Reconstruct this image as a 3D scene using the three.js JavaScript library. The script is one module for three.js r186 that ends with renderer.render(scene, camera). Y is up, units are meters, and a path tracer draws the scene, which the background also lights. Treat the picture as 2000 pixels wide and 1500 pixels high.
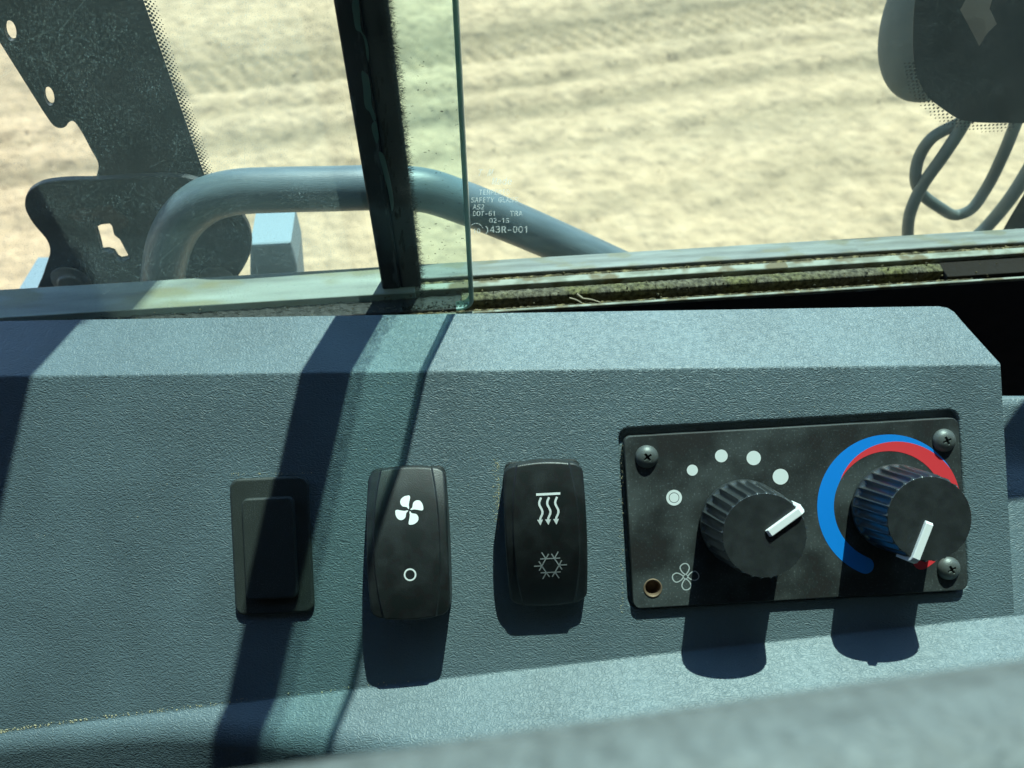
import * as THREE from 'three';
import { mergeGeometries } from 'three/addons/utils/BufferGeometryUtils.js';
import { RoundedBoxGeometry } from 'three/addons/geometries/RoundedBoxGeometry.js';
import { Brush, Evaluator, SUBTRACTION } from 'three-bvh-csg';

// ---------------------------------------------------------------- camera, sky, sun, exposure
const W = 1024, H = 768;
const FPX = 1538, PITCH = THREE.MathUtils.degToRad(49.7);          // lens in photo pixels, how far the lens looks down
const scene = new THREE.Scene();
const camera = new THREE.PerspectiveCamera(2 * Math.atan(750 / FPX) * 180 / Math.PI, W / H, 0.01, 1500);
const EYE = new THREE.Vector3(0, 1.75, 0);
camera.position.copy(EYE);
camera.rotation.set(-PITCH, 0, 0);
camera.focus = 0.243; camera.userData.fStop = 16;
const cP = Math.cos(PITCH), sP = Math.sin(PITCH);
const RIGHT = new THREE.Vector3(1, 0, 0), UP = new THREE.Vector3(0, cP, -sP), BACK = new THREE.Vector3(0, sP, cP);
const view = (x, y, z) => new THREE.Vector3().addScaledVector(RIGHT, x).addScaledVector(UP, y).addScaledVector(BACK, z);
const SUN = view(0.097, 0.876, 0.4735).normalize();
const sun = new THREE.DirectionalLight(new THREE.Color(1, 0.97, 0.91), 5);
sun.position.copy(SUN).multiplyScalar(6); sun.target.position.set(0, 1.5, -0.2);
sun.castShadow = true; sun.shadow.mapSize.set(2048, 2048); sun.shadow.radius = 1;
Object.assign(sun.shadow.camera, { left: -3, right: 3, top: 3, bottom: -3, near: 0.1, far: 20 });
scene.add(sun, sun.target);
{
  const w = 256, h = 128, d = new Float32Array(w * h * 4);
  for (let j = 0; j < h; j++) {
    const e = Math.max(0, Math.sin(((j + 0.5) / h - 0.5) * Math.PI)), k = Math.pow(1 - e, 3.5);
    for (let i = 0; i < w; i++) d.set([0.27 + 0.63 * k, 0.46 + 0.49 * k, 0.90 + 0.13 * k, 1], (j * w + i) * 4);
  }
  const sky = new THREE.DataTexture(d, w, h, THREE.RGBAFormat, THREE.FloatType);
  sky.mapping = THREE.EquirectangularReflectionMapping; sky.magFilter = sky.minFilter = THREE.LinearFilter; sky.needsUpdate = true;
  scene.background = sky; scene.environment = sky;
}
const renderer = new THREE.WebGLRenderer({ antialias: true });
renderer.setSize(W, H);
renderer.toneMapping = THREE.LinearToneMapping;
renderer.toneMappingExposure = 1.85;
renderer.shadowMap.enabled = true; renderer.shadowMap.type = THREE.PCFSoftShadowMap;

// ---------------------------------------------------------------- helpers
const mm = 0.001;
let seed = 7;
const rnd = () => { seed = (seed + 0x6d2b79f5) | 0; let t = Math.imul(seed ^ (seed >>> 15), 1 | seed); t = (t + Math.imul(t ^ (t >>> 7), 61 | t)) ^ t; return ((t ^ (t >>> 14)) >>> 0) / 4294967296; };
const sm = (a, b, x) => { const t = Math.min(1, Math.max(0, (x - a) / (b - a))); return t * t * (3 - 2 * t); };
const lerp = (a, b, t) => a + (b - a) * t;
const hash = (x, y, s) => { let h = Math.imul(x, 374761393) + Math.imul(y, 668265263) + Math.imul(s, 982451653) | 0; h = Math.imul(h ^ (h >>> 13), 1274126177); return ((h ^ (h >>> 16)) >>> 0) / 4294967296; };
const GX = [], GY = []; for (let i = 0; i < 64; i++) { GX.push(Math.cos(i * Math.PI / 32)); GY.push(Math.sin(i * Math.PI / 32)); }
const mod = (a, n) => ((a % n) + n) % n;
function pn(x, y, px, py, s) {                                       // gradient noise, about -0.7..0.7, repeating after px, py cells
  const x0 = Math.floor(x), y0 = Math.floor(y), fx = x - x0, fy = y - y0;
  const g = (i, j) => { const k = (hash(mod(x0 + i, px), mod(y0 + j, py), s) * 64) | 0; return GX[k] * (fx - i) + GY[k] * (fy - j); };
  const u = fx * fx * fx * (fx * (fx * 6 - 15) + 10), v = fy * fy * fy * (fy * (fy * 6 - 15) + 10);
  return lerp(lerp(g(0, 0), g(1, 0), u), lerp(g(0, 1), g(1, 1), u), v);
}
function fbm(x, y, p, s, oct = 4) { let a = 0, k = 1; for (let o = 0; o < oct; o++) { a += k * pn(x, y, p, p, s + o); x *= 2; y *= 2; p *= 2; k *= 0.5; } return a; }
// a tiling texture: f(u, v) gives [r, g, b] (0..1) or one number
function tex(n, size, f, srgb = false, m = n) {
  const d = new Uint8Array(n * m * 4), q = (v) => Math.max(0, Math.min(255, Math.round(v * 255)));
  for (let j = 0; j < m; j++) for (let i = 0; i < n; i++) {
    const c = f(i / n, j / m), o = (j * n + i) * 4;
    if (typeof c === 'number') d[o] = d[o + 1] = d[o + 2] = q(c); else { d[o] = q(c[0]); d[o + 1] = q(c[1]); d[o + 2] = q(c[2]); }
    d[o + 3] = 255;
  }
  const t = new THREE.DataTexture(d, n, m); t.wrapS = t.wrapT = THREE.RepeatWrapping; t.magFilter = THREE.LinearFilter; t.minFilter = THREE.LinearMipmapLinearFilter;
  if (srgb) t.colorSpace = THREE.SRGBColorSpace;
  t.repeat.set(1 / size, 1 / size); t.needsUpdate = true; return t;
}
const sized = (t, sx, sy = sx) => { const c = t.clone(); c.repeat.set(1 / sx, 1 / sy); c.needsUpdate = true; return c; };
const std = (o) => new THREE.MeshStandardMaterial({ side: THREE.DoubleSide, ...o });
const phy = (o) => new THREE.MeshPhysicalMaterial({ side: THREE.DoubleSide, ...o });
const rgb = (r, g, b) => new THREE.Color().setRGB(r, g, b);

const used = {};
const numbered = (n) => { const k = used[n] = (used[n] ?? -1) + 1; return k ? n + '_' + String(k).padStart(3, '0') : n; };
function thing(name, label, category, position, quaternion, group) {
  const g = new THREE.Group(); g.name = numbered(name); g.userData = { label, category }; if (group) g.userData.group = group;
  if (position) g.position.copy(position); if (quaternion) g.quaternion.copy(quaternion);
  scene.add(g); return g;
}
function part(name, geo, mat, parent, label, kind) {
  const m = new THREE.Mesh(geo, mat); m.name = name; m.castShadow = m.receiveShadow = true;
  if (label) m.userData.label = label; if (kind) m.userData.kind = kind;
  parent.add(m); return m;
}
function structure(name, geo, mat, label) {
  const m = new THREE.Mesh(geo, mat); m.name = name; m.userData = { kind: 'structure' }; if (label) m.userData.label = label;
  m.castShadow = m.receiveShadow = true; scene.add(m); return m;
}
function boxUV(geo) {                                                // uv in metres, laid on each face along its main axis
  const g = geo.index ? geo.toNonIndexed() : geo, p = g.attributes.position, uv = new Float32Array(p.count * 2);
  if (!g.attributes.normal) g.computeVertexNormals();
  const a = new THREE.Vector3(), b = new THREE.Vector3(), c = new THREE.Vector3();
  for (let i = 0; i < p.count; i += 3) {
    a.fromBufferAttribute(p, i); b.fromBufferAttribute(p, i + 1); c.fromBufferAttribute(p, i + 2);
    const n = b.clone().sub(a).cross(c.clone().sub(a)), x = Math.abs(n.x), y = Math.abs(n.y), z = Math.abs(n.z);
    [a, b, c].forEach((v, k) => { const q = x > y && x > z ? [v.z, v.y] : y > z ? [v.x, v.z] : [v.x, v.y]; uv[(i + k) * 2] = q[0]; uv[(i + k) * 2 + 1] = q[1]; });
  }
  g.setAttribute('uv', new THREE.BufferAttribute(uv, 2)); return g;
}
const box = (x0, x1, y0, y1, z0, z1, r = 0) => {
  const w = x1 - x0, h = y1 - y0, d = z1 - z0;
  const g = r ? new RoundedBoxGeometry(w, h, d, 3, r) : new THREE.BoxGeometry(w, h, d);
  g.translate((x0 + x1) / 2, (y0 + y1) / 2, (z0 + z1) / 2); return boxUV(g);
};
function grid(rows, uvs, closed = false) {                            // rows of Vector3 -> a smooth sheet
  const n = rows[0].length, pos = [], uv = [], idx = [];
  rows.forEach((r, j) => r.forEach((p, i) => { pos.push(p.x, p.y, p.z); const q = uvs ? uvs(p, i, j) : [p.x, p.y]; uv.push(q[0], q[1]); }));
  for (let j = 0; j + 1 < rows.length; j++) for (let i = 0; i + 1 < n; i++) { const a = j * n + i; idx.push(a, a + 1, a + n, a + 1, a + n + 1, a + n); }
  const g = new THREE.BufferGeometry(); g.setAttribute('position', new THREE.Float32BufferAttribute(pos, 3)); g.setAttribute('uv', new THREE.Float32BufferAttribute(uv, 2)); g.setIndex(idx);
  g.computeVertexNormals();
  if (closed) { const nn = g.attributes.normal; for (let j = 0; j < rows.length; j++) { const a = j * n, b = a + n - 1, v = new THREE.Vector3().fromBufferAttribute(nn, a).add(new THREE.Vector3().fromBufferAttribute(nn, b)).normalize(); nn.setXYZ(a, v.x, v.y, v.z); nn.setXYZ(b, v.x, v.y, v.z); } }
  return g;
}
const join = (...gs) => mergeGeometries(gs.map((g) => { const q = g.index ? g.toNonIndexed() : g; for (const k of Object.keys(q.attributes)) if (!['position', 'normal', 'uv'].includes(k)) q.deleteAttribute(k); return q; }));
function roundRect(w, h, r, n = 8) {                                  // anticlockwise points of a rounded rectangle
  const o = [];
  for (const [cx, cy, a0] of [[w / 2 - r, h / 2 - r, 0], [-w / 2 + r, h / 2 - r, 90], [-w / 2 + r, -h / 2 + r, 180], [w / 2 - r, -h / 2 + r, 270]])
    for (let k = 0; k <= n; k++) { const a = (a0 + 90 * k / n) * Math.PI / 180; o.push(new THREE.Vector2(cx + r * Math.cos(a), cy + r * Math.sin(a))); }
  return o;
}
const V2 = (x, y) => new THREE.Vector2(x, y), V3 = (x, y, z) => new THREE.Vector3(x, y, z);
const extrude = (pts, depth, bevel = 0, holes = [], seg = 2) => {
  const s = new THREE.Shape(pts); holes.forEach((h) => s.holes.push(new THREE.Path(h)));
  return boxUV(new THREE.ExtrudeGeometry(s, { depth: depth - 2 * bevel, bevelEnabled: bevel > 0, bevelSize: bevel, bevelOffset: -bevel, bevelThickness: bevel, bevelSegments: seg, curveSegments: 12 }).translate(0, 0, bevel));
};
const flat = (pts, holes = [], z = 0) => { const s = new THREE.Shape(pts); holes.forEach((h) => s.holes.push(new THREE.Path(h))); return new THREE.ShapeGeometry(s).translate(0, 0, z); };
const ring = (cx, cy, r, n = 40) => Array.from({ length: n }, (_, k) => V2(cx + r * Math.cos(k * 2 * Math.PI / n), cy + r * Math.sin(k * 2 * Math.PI / n)));
function stroke(pts, w) {                                             // a flat line of width w through points
  const l = [], r = [];
  pts.forEach((p, i) => { const a = pts[Math.max(0, i - 1)], b = pts[Math.min(pts.length - 1, i + 1)], dx = b.x - a.x, dy = b.y - a.y, m = Math.hypot(dx, dy) || 1; l.push(V2(p.x - dy / m * w / 2, p.y + dx / m * w / 2)); r.unshift(V2(p.x + dy / m * w / 2, p.y - dx / m * w / 2)); });
  return [...l, ...r];
}

// photo pixel -> place: on the console's front face, on the upright plane of the window, on the ground
const D = 0.244, S = D / FPX;
const at = (px, py, d) => EYE.clone().add(view((px - 1000) / FPX * d, (750 - py) / FPX * d, -d));
const PANEL_Q = new THREE.Quaternion().setFromRotationMatrix(new THREE.Matrix4().makeBasis(RIGHT, UP, BACK));
const PANEL_O = at(1000, 750, D);
const pl = (px, py) => V2((px - 1000) * S, (750 - py) * S);
const onPanel = (px, py, z = 0) => { const p = pl(px, py); return PANEL_O.clone().add(view(p.x, p.y, z)); };
const YAW = THREE.MathUtils.degToRad(5.2);
const WD = V3(Math.cos(YAW), 0, -Math.sin(YAW)), OUT = V3(-Math.sin(YAW), 0, -Math.cos(YAW));
const WIN_Q = new THREE.Quaternion().setFromRotationMatrix(new THREE.Matrix4().makeBasis(WD, V3(0, 1, 0), OUT.clone().negate()));
const W0 = at(925, 603, 0.284);
function wl(px, py, o) {                                              // in the window's own axes: x along the rail, y up from the pane's foot
  const r = at(px, py, 1).sub(EYE), t = (W0.clone().sub(EYE).dot(OUT) + o * mm) / r.dot(OUT), q = EYE.clone().addScaledVector(r, t).sub(W0);
  return V2(q.dot(WD), q.y);
}
const wall = (pts, o) => pts.map(([x, y]) => wl(x, y, o));
const gnd = (px, py) => { const r = at(px, py, 1).sub(EYE); return EYE.clone().addScaledVector(r, -EYE.y / r.y); };
const spline = (pts, n) => new THREE.CatmullRomCurve3(pts.map((p) => V3(p[0], p[1], 0)), false, 'centripetal').getPoints(n).map((p) => [p.x, p.y]);
const closedSpline = (pts, n) => new THREE.CatmullRomCurve3(pts.map((p) => V3(p[0], p[1], 0)), true, 'centripetal').getPoints(n).slice(0, -1).map((p) => [p.x, p.y]);

// ---------------------------------------------------------------- textures
const grainTex = tex(1280, 0.070, (u, v) => {                         // moulded leather grain of the console plastic: short wavy wrinkles
  const wx = pn(u * 40, v * 40, 40, 40, 5) * 0.7, wy = pn(u * 40, v * 40, 40, 40, 6) * 0.9;
  const n = pn(u * 56 + wx, v * 92 + wy, 56, 92, 1), m = pn(u * 110 + wy, v * 170 + wx, 110, 170, 2), l = pn(u * 26, v * 26, 26, 26, 3);
  const a = 1 - Math.min(1, Math.abs(n + 0.25 * m) * 3.0);
  return 0.25 + 0.55 * a * a * (3 - 2 * a) * (0.75 + 0.5 * l) + 0.2 * m;
});
const mottle = tex(512, 0.05, (u, v) => 0.5 + 0.55 * fbm(u * 6, v * 6, 6, 11, 5));
const fineTex = tex(512, 0.012, (u, v) => 0.5 + 0.6 * fbm(u * 40, v * 40, 40, 21, 3));
const plasticCol = tex(768, 0.16, (u, v) => {                        // console colour: slight blotches, a few pale scuffs
  const b = fbm(u * 5, v * 5, 5, 31, 5), s = Math.max(0, pn(u * 160, v * 60, 160, 60, 33) - 0.42) * 2 * sm(-0.1, 0.3, fbm(u * 3, v * 3, 3, 35, 3));
  const k = 0.86 + 0.2 * b + s * 0.5; return [k * 0.93, k * 0.97, k];
});
const dustBlack = (n, size, lo, hi, tint, s) => tex(n, size, (u, v) => { // black plastic with pale dusty smudges and specks
  const c = sm(-0.45, 0.75, fbm(u * 7, v * 7, 7, s, 5)), g = Math.max(0, pn(u * 180, v * 180, 180, 180, s + 9) - 0.25) * 2.2, k = lo + (hi - lo) * (0.75 * c * (0.6 + g) + 0.35 * g);
  return [k * tint[0], k * tint[1], k * tint[2]];
});
const plateCol = dustBlack(1024, 0.11, 0.012, 0.125, [0.82, 1, 1.0], 41);
const knobCol = dustBlack(512, 0.03, 0.020, 0.044, [0.84, 1, 1.04], 51);
const rockerCol = dustBlack(512, 0.05, 0.011, 0.042, [0.82, 1, 1.03], 61);
const blankCol = tex(512, 0.03, (u, v) => { const g = Math.max(0, pn(u * 90, v * 90, 90, 90, 71) - 0.1) * 1.1, c = 0.5 + fbm(u * 4, v * 4, 4, 72, 4), k = 0.033 + 0.12 * g * c; return [k * 0.87, k * 1.02, k * 0.97]; });

// ---------------------------------------------------------------- materials
const M = {
  console: phy({ color: rgb(0.117, 0.164, 0.181), map: plasticCol, roughness: 0.54, ior: 1.62, bumpMap: grainTex, bumpScale: 0.19 * mm }),
  plate: std({ map: plateCol, roughness: 0.6, bumpMap: fineTex, bumpScale: 0.02 * mm }),
  knob: phy({ map: knobCol, roughness: 0.42, bumpMap: fineTex, bumpScale: 0.015 * mm }),
  rubber: phy({ color: rgb(0.03, 0.036, 0.038), roughness: 0.3, clearcoat: 0.28, clearcoatRoughness: 0.2 }),
  rocker: std({ map: rockerCol, roughness: 0.42, bumpMap: fineTex, bumpScale: 0.03 * mm }),
  blank: std({ map: blankCol, roughness: 0.52, bumpMap: fineTex, bumpScale: 0.05 * mm }),
  white: std({ color: rgb(0.72, 0.76, 0.75), roughness: 0.55 }),
  grey: std({ color: rgb(0.42, 0.46, 0.46), roughness: 0.6 }),
  pointer: std({ color: rgb(0.78, 0.80, 0.80), roughness: 0.45 }),
  blue: std({ color: rgb(0.0, 0.22, 0.72), roughness: 0.5 }),
  red: std({ color: rgb(0.72, 0.04, 0.05), roughness: 0.5 }),
  screw: std({ color: rgb(0.10, 0.115, 0.11), roughness: 0.45, metalness: 0.3, bumpMap: fineTex, bumpScale: 0.03 * mm }),
  dark: std({ color: rgb(0.006, 0.006, 0.007), roughness: 0.8 }),
  brass: std({ color: rgb(0.20, 0.14, 0.09), roughness: 0.6, metalness: 0.4 }),
  lining: std({ color: rgb(0.035, 0.04, 0.045), roughness: 0.85 }),
  wall: std({ color: rgb(0.012, 0.014, 0.018), roughness: 0.8, bumpMap: mottle, bumpScale: 0.3 * mm }),
};

// ---------------------------------------------------------------- setting: ground, cab shell
{
  // the direction of the wheel tracks, from the tread band in the photo
  const A = gnd(900, 135), B = gnd(1600, 52), dir = B.clone().sub(A).setY(0).normalize(), nor = V3(-dir.z, 0, dir.x);
  if (nor.z > 0) nor.negate();                                        // away from the machine
  const q0 = A.dot(nor), qs = (px, py) => gnd(px, py).dot(nor) - q0;
  const axis = (lo, hi, a, b, step, grow) => { const o = []; for (let x = a; x <= b + 1e-9; x += step) o.push(x); let s = step, x = b; while (x < hi) { s *= grow; x = Math.min(hi, x + s); o.push(x); } s = step; x = a; while (x > lo) { s *= grow; x = Math.max(lo, x - s); o.unshift(x); } return o; };
  const xs = axis(-500, 500, -3.2, 3.4, 0.02, 1.35), zs = axis(-700, 300, -4.9, -0.3, 0.02, 1.35);
  const pos = [], col = [], uv = [], idx = [];
  const ruts = [[qs(1000, 150), 0.05, 0.05], [qs(1000, 30), 0.10, 0.05], [qs(700, 330), 0.05, 0.03], [qs(800, 240), 0.07, 0.03], [qs(300, 130), 0.06, 0.03], [qs(1400, 150), 0.05, 0.03]];
  for (const z of zs) for (const x of xs) {
    const s = x * dir.x + z * dir.z, q = x * nor.x + z * nor.z - q0, near = Math.abs(x) < 8 && Math.abs(z) < 12 ? 1 : 0;
    let y = 0, k = 0;
    if (near) {
      const w = 0.10 * pn(s * 0.7 + 40, q * 0.7 + 40, 256, 256, 3);
      for (const [c, wd, dp] of ruts) { const t = (q + w - c) / wd; const g = Math.exp(-t * t); y -= dp * 0.5 * g; k += g * 0.55; }
      const tread = sm(0.02, 0.08, q) * (1 - sm(0.33, 0.40, q)) * sm(-1.0, -0.2, s + 0.6);          // lugs of a tyre pressed into the dirt
      const ph = s / 0.075 + q * 5.5, lug = sm(0.15, 0.4, Math.abs((ph - Math.floor(ph)) - 0.5) * 2);
      y -= 0.018 * tread * lug; k += tread * (0.2 + 0.75 * lug);
      y += 0.010 * pn(s * 5 + 9, q * 9 + 50, 512, 512, 7) + 0.012 * pn(s * 14 + 9, q * 24 + 50, 1024, 1024, 8) + 0.009 * pn(s * 30, q * 40 + 100, 2048, 2048, 9);
      k += 0.85 * Math.max(0, fbm(s * 0.9 + 20, q * 4.2 + 30, 512, 15, 4)) + 0.35 * pn(s * 6 + 7, q * 18 + 70, 1024, 1024, 16);
    }
    pos.push(x, y, z); uv.push(x, z);
    const d = 1 - 0.43 * Math.min(1.1, Math.max(-0.2, k)); col.push(0.46 * d, 0.312 * Math.pow(d, 0.95), 0.178 * d);
  }
  const n = xs.length;
  for (let j = 0; j + 1 < zs.length; j++) for (let i = 0; i + 1 < n; i++) { const a = j * n + i; idx.push(a, a + n, a + 1, a + 1, a + n, a + n + 1); }
  const g = new THREE.BufferGeometry(); g.setAttribute('position', new THREE.Float32BufferAttribute(pos, 3)); g.setAttribute('color', new THREE.Float32BufferAttribute(col, 3)); g.setAttribute('uv', new THREE.Float32BufferAttribute(uv, 2)); g.setIndex(idx); g.computeVertexNormals();
  const dirt = tex(768, 1.1, (u, v) => { const b = fbm(u * 12, v * 12, 12, 81, 6), p = Math.max(0, pn(u * 120, v * 120, 120, 120, 85) - 0.3) * 1.2; const k = 0.90 + 0.30 * b + p * 0.3; return [k, k * 0.99, k * 0.97]; });
  const bump = tex(768, 1.1, (u, v) => 0.5 + 0.5 * fbm(u * 24, v * 24, 24, 91, 5));
  const stones = [], hp = new THREE.Object3D(), cnt = 9000, im = new THREE.InstancedMesh(new THREE.IcosahedronGeometry(1, 0), std({ color: rgb(0.46, 0.32, 0.18), roughness: 1 }), cnt);
  for (let k = 0; k < cnt; k++) { const z = -4.6 + rnd() * 4.0, x = (rnd() - 0.5) * 6, s = 0.0015 + 0.0055 * Math.pow(rnd(), 4); hp.position.set(x, s * 0.1 - 0.004, z); hp.rotation.set(rnd() * 6, rnd() * 6, rnd() * 6); hp.scale.set(s, s * (0.5 + rnd() * 0.5), s * (0.7 + rnd() * 0.5)); hp.updateMatrix(); im.setMatrixAt(k, hp.matrix); const c = 0.7 + rnd() * 0.6; im.setColorAt(k, rgb(c, c, c * (0.9 + 0.2 * rnd()))); }
  im.name = 'loose_stones'; im.userData = { kind: 'stuff', label: 'small loose stones and clods scattered over the dirt', category: 'stones' }; im.castShadow = im.receiveShadow = true; scene.add(im);
  structure('ground', g, std({ vertexColors: true, map: dirt, bumpMap: bump, bumpScale: 0.02, roughness: 1 }));
}
const inWindow = (name, geo, mat) => { const m = structure(name, geo, mat); m.position.copy(W0); m.quaternion.copy(WIN_Q); return m; };
inWindow('cab_wall', box(-0.55, 0.55, -0.86, -0.0135, -0.024, -0.0005), M.wall);                       // door panel under the sill
inWindow('cab_roof', box(-1.0, 1.0, 0.88, 0.93, -0.06, 1.5), M.lining);
inWindow('cab_rear_wall', box(-1.0, 1.0, -0.9, 0.88, 1.45, 1.5), M.lining);
{ const f = wall([[2136, -400], [2136, 190], [2146, 222], [2170, 240], [2420, 240], [2420, -400]], 2).map((p) => V2(p.x + 0.0435, p.y + 0.016)); inWindow('window_frame', extrude(f, 12 * mm, 1 * mm).translate(0, 0, -0.012), M.wall); }
for (const x of [-1.0, 1.0]) inWindow(x < 0 ? 'cab_side_wall' : 'cab_end_wall', box(x - 0.02, x + 0.02, -0.9, 0.88, 0.03, 1.45), M.lining);
inWindow('cab_floor', box(-1.0, 1.0, -0.95, -0.9, -0.02, 1.5), M.lining);

// ---------------------------------------------------------------- console with its bevelled top, front face, pocket and lower ledge
const ROLL = THREE.MathUtils.degToRad(2.8);                            // the switches stand a little turned on the face
const PLATE_C = pl(1550.5, 1000.5), PLATE_W = 650 * S, PLATE_H = 335 * S, PLATE_ROT = THREE.MathUtils.degToRad(3.25);
{
  const t = thing('console_panel', 'grey grained plastic console below the sliding window, holding the switches and knobs', 'console panel', PANEL_O, PANEL_Q);
  const XL = -420, ridge = (px) => 735 - 23 * px / 1955, back = (px) => 627 - 29 * px / 1840, fold = (px) => 1430 - 230 * Math.pow(Math.max(0, px) / 1980, 0.93) + (px < 0 ? -px * 0.11 : 0);
  // top bevel: a level sheet that starts at the ridge
  const p0 = pl(0, ridge(0)), rd = V3(1, (ridge(0) - ridge(1000)) / 1000, 0).normalize(), inDir = V3(0, sP, -cP), nT = rd.clone().cross(inDir).normalize();
  const backAt = (px, py) => { const r = V3((px - 1000) / FPX, (750 - py) / FPX, -1), e = V3(0, 0, D), k = V3(p0.x, p0.y, 0).sub(e).dot(nT) / r.dot(nT); return e.addScaledVector(r, k); };
  const RR = 1.6 * mm, ang = Math.acos(nT.z);                          // rounded ridge
  const st = []; for (let k = 0; k <= 60; k++) { const px = XL + (1900 - XL) * k / 60; st.push([px, Math.min(px, XL + (1800 - XL) * k / 60), null]); }
  st.push([1925, 1832, 598.2], [1942, 1850, 601], [1950, 1863, 609], [1954, 1876, 625]);
  const fullRows = [];
  for (const [px, bx, by] of st) {
    const e = pl(px, ridge(px)), row = [], off = RR * Math.tan(ang / 2);
    row.push(V3(e.x, e.y - off, 0));
    for (let k = 1; k <= 8; k++) { const a = ang * k / 8; row.push(V3(e.x, e.y - off + RR * Math.sin(a), RR * (Math.cos(a) - 1))); }
    const s0 = row[8].clone(), b = backAt(bx, by ?? back(bx)); for (let k = 1; k <= 8; k++) row.push(s0.clone().lerp(b, k / 8));
    const dn = b.clone().add(V3(0, -0.006, -0.004)); for (let k = 1; k <= 3; k++) row.push(b.clone().lerp(dn, k / 3));
    fullRows.push(row);
  }
  const arc = (p, i, j) => { const r = fullRows[j]; let s = 0; for (let k = 1; k <= i; k++) s += r[k].distanceTo(r[k - 1]); return [p.x, r[0].y + s]; };
  const top = grid(fullRows.map((r) => r.slice(0, 17)), arc);
  const lip = grid(fullRows.map((r) => r.slice(16)), arc);
  // front face, with the pocket of the control plate cut out
  const off = RR * Math.tan(ang / 2), out = [];
  for (let k = 0; k <= 60; k++) { const px = 1954 + (XL - 1954) * k / 60, e = pl(px, ridge(px)); out.push(V2(e.x, e.y - off)); }
  for (let k = 0; k <= 60; k++) { const px = XL + (1981 - XL) * k / 60; out.push(pl(px, fold(px))); }
  const cs = Math.cos(PLATE_ROT), sn = Math.sin(PLATE_ROT), pocketLoop = (g) => roundRect(PLATE_W + 2.4 * mm + 2 * g, PLATE_H + 2.7 * mm + 2 * g, 3.2 * mm + g, 8).map((p) => { const x = p.x - 0.1 * mm, y = p.y + 0.85 * mm; return V2(PLATE_C.x + x * cs - y * sn, PLATE_C.y + x * sn + y * cs); });
  const R2 = 0.8 * mm, hole = pocketLoop(R2);
  const front = flat(out, [hole]); { const p = front.attributes.position, u = front.attributes.uv; for (let i = 0; i < p.count; i++) u.setXY(i, p.getX(i), p.getY(i)); }
  const prow = []; for (let k = 0; k <= 5; k++) { const a = k / 5 * Math.PI / 2, l = pocketLoop(R2 * (1 - Math.sin(a))); l.push(l[0]); prow.push(l.map((p) => V3(p.x, p.y, -R2 * (1 - Math.cos(a))))); }
  { const l = pocketLoop(0); l.push(l[0]); prow.push(l.map((p) => V3(p.x, p.y, -2.2 * mm))); }
  const pocket = grid(prow, null, true), floor = flat(pocketLoop(0), [], -2.2 * mm);
  // ledge below the fold: a sill that turns towards the sun, then rolls over and down
  const lrows = [];
  for (let k = 0; k <= 90; k++) {
    const px = XL + (2160 - XL) * k / 90, e = pl(px, fold(Math.min(px, 2160))), f = sm(-40, 1150, px), row = [];
    const A0 = lerp(30, 50, f) * Math.PI / 180, run = lerp(0.2, 24, f * f) * mm, roll = lerp(9, 10, f) * mm, A1 = lerp(0.22, 0.5, f);
    let y = e.y, z = 0, a = 0; row.push(V3(e.x, y, z));
    for (let q = 1; q <= 5; q++) { a = A0 * q / 5; y -= 0.22 * mm * Math.cos(a); z += 0.22 * mm * Math.sin(a); row.push(V3(e.x, y, z)); }
    for (let q = 1; q <= 8; q++) { y -= run / 8 * Math.cos(a); z += run / 8 * Math.sin(a); row.push(V3(e.x, y, z)); }
    for (let q = 1; q <= 14; q++) { a = A0 - (A0 + A1) * q / 14; const ds = roll * (A0 + A1) / 14; y -= ds * Math.cos(a); z += ds * Math.sin(a); row.push(V3(e.x, y, z)); }
    y -= 0.05; z -= 0.05 * Math.tan(A1); row.push(V3(e.x, y, z)); lrows.push(row);
  }
  const larc = (p, i, j) => { const r = lrows[j]; let s = 0; for (let k = 1; k <= i; k++) s += r[k].distanceTo(r[k - 1]); return [p.x, r[0].y - s]; };
  const ledge = grid(lrows.map((r) => r.slice()), larc);
  // end wall on the right
  const rw = []; for (let k = 0; k <= 10; k++) { const a = pl(1954, ridge(1954) + 8), b = pl(1981, fold(1981)); const x = lerp(a.x, b.x, k / 10), y = lerp(a.y, b.y, k / 10); rw.push([V3(x, y, 0), V3(x + 0.2 * mm, y, -0.5 * mm), V3(x + 0.2 * mm, y, -0.03)]); }
  const end = grid(rw, (p) => [p.z, p.y]);
  const last = fullRows[fullRows.length - 1].slice(0, 17), endTop = grid(last.map((p) => [p, p.clone().add(V3(0.0002, -0.02, -0.012))]), (p) => [p.z, p.y]);
  // dust grains caught along the fold and round the switches, and two old scuffs
  const gr = [], put = (px, py, r, z = 0) => { const p = pl(px, py), q = new THREE.IcosahedronGeometry(r * mm, 0); q.scale(1, 0.6 + rnd() * 0.8, 0.6); q.rotateZ(rnd() * 6); q.translate(p.x, p.y, z + r * 0.25 * mm); gr.push(q); };
  for (let k = 0; k < 260; k++) { const px = rnd() * rnd() * 900 - 10; put(px, fold(px) + (rnd() - 0.7) * 7, 0.07 + rnd() * rnd() * 0.28); }
  for (let k = 0; k < 170; k++) put(975 - rnd() * rnd() * 14, 895 + rnd() * 140, 0.05 + rnd() * 0.13);
  for (let k = 0; k < 110; k++) put(1217 - rnd() * rnd() * 10, 870 + rnd() * 330, 0.04 + rnd() * 0.12);
  for (let k = 0; k < 170; k++) put(rnd() * 1950, 745 + rnd() * 430, 0.05 + rnd() * rnd() * 0.16);
  for (let k = 0; k < 40; k++) put(452 + rnd() * 160, 923 + rnd() * 5, 0.05 + rnd() * 0.13);
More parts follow.
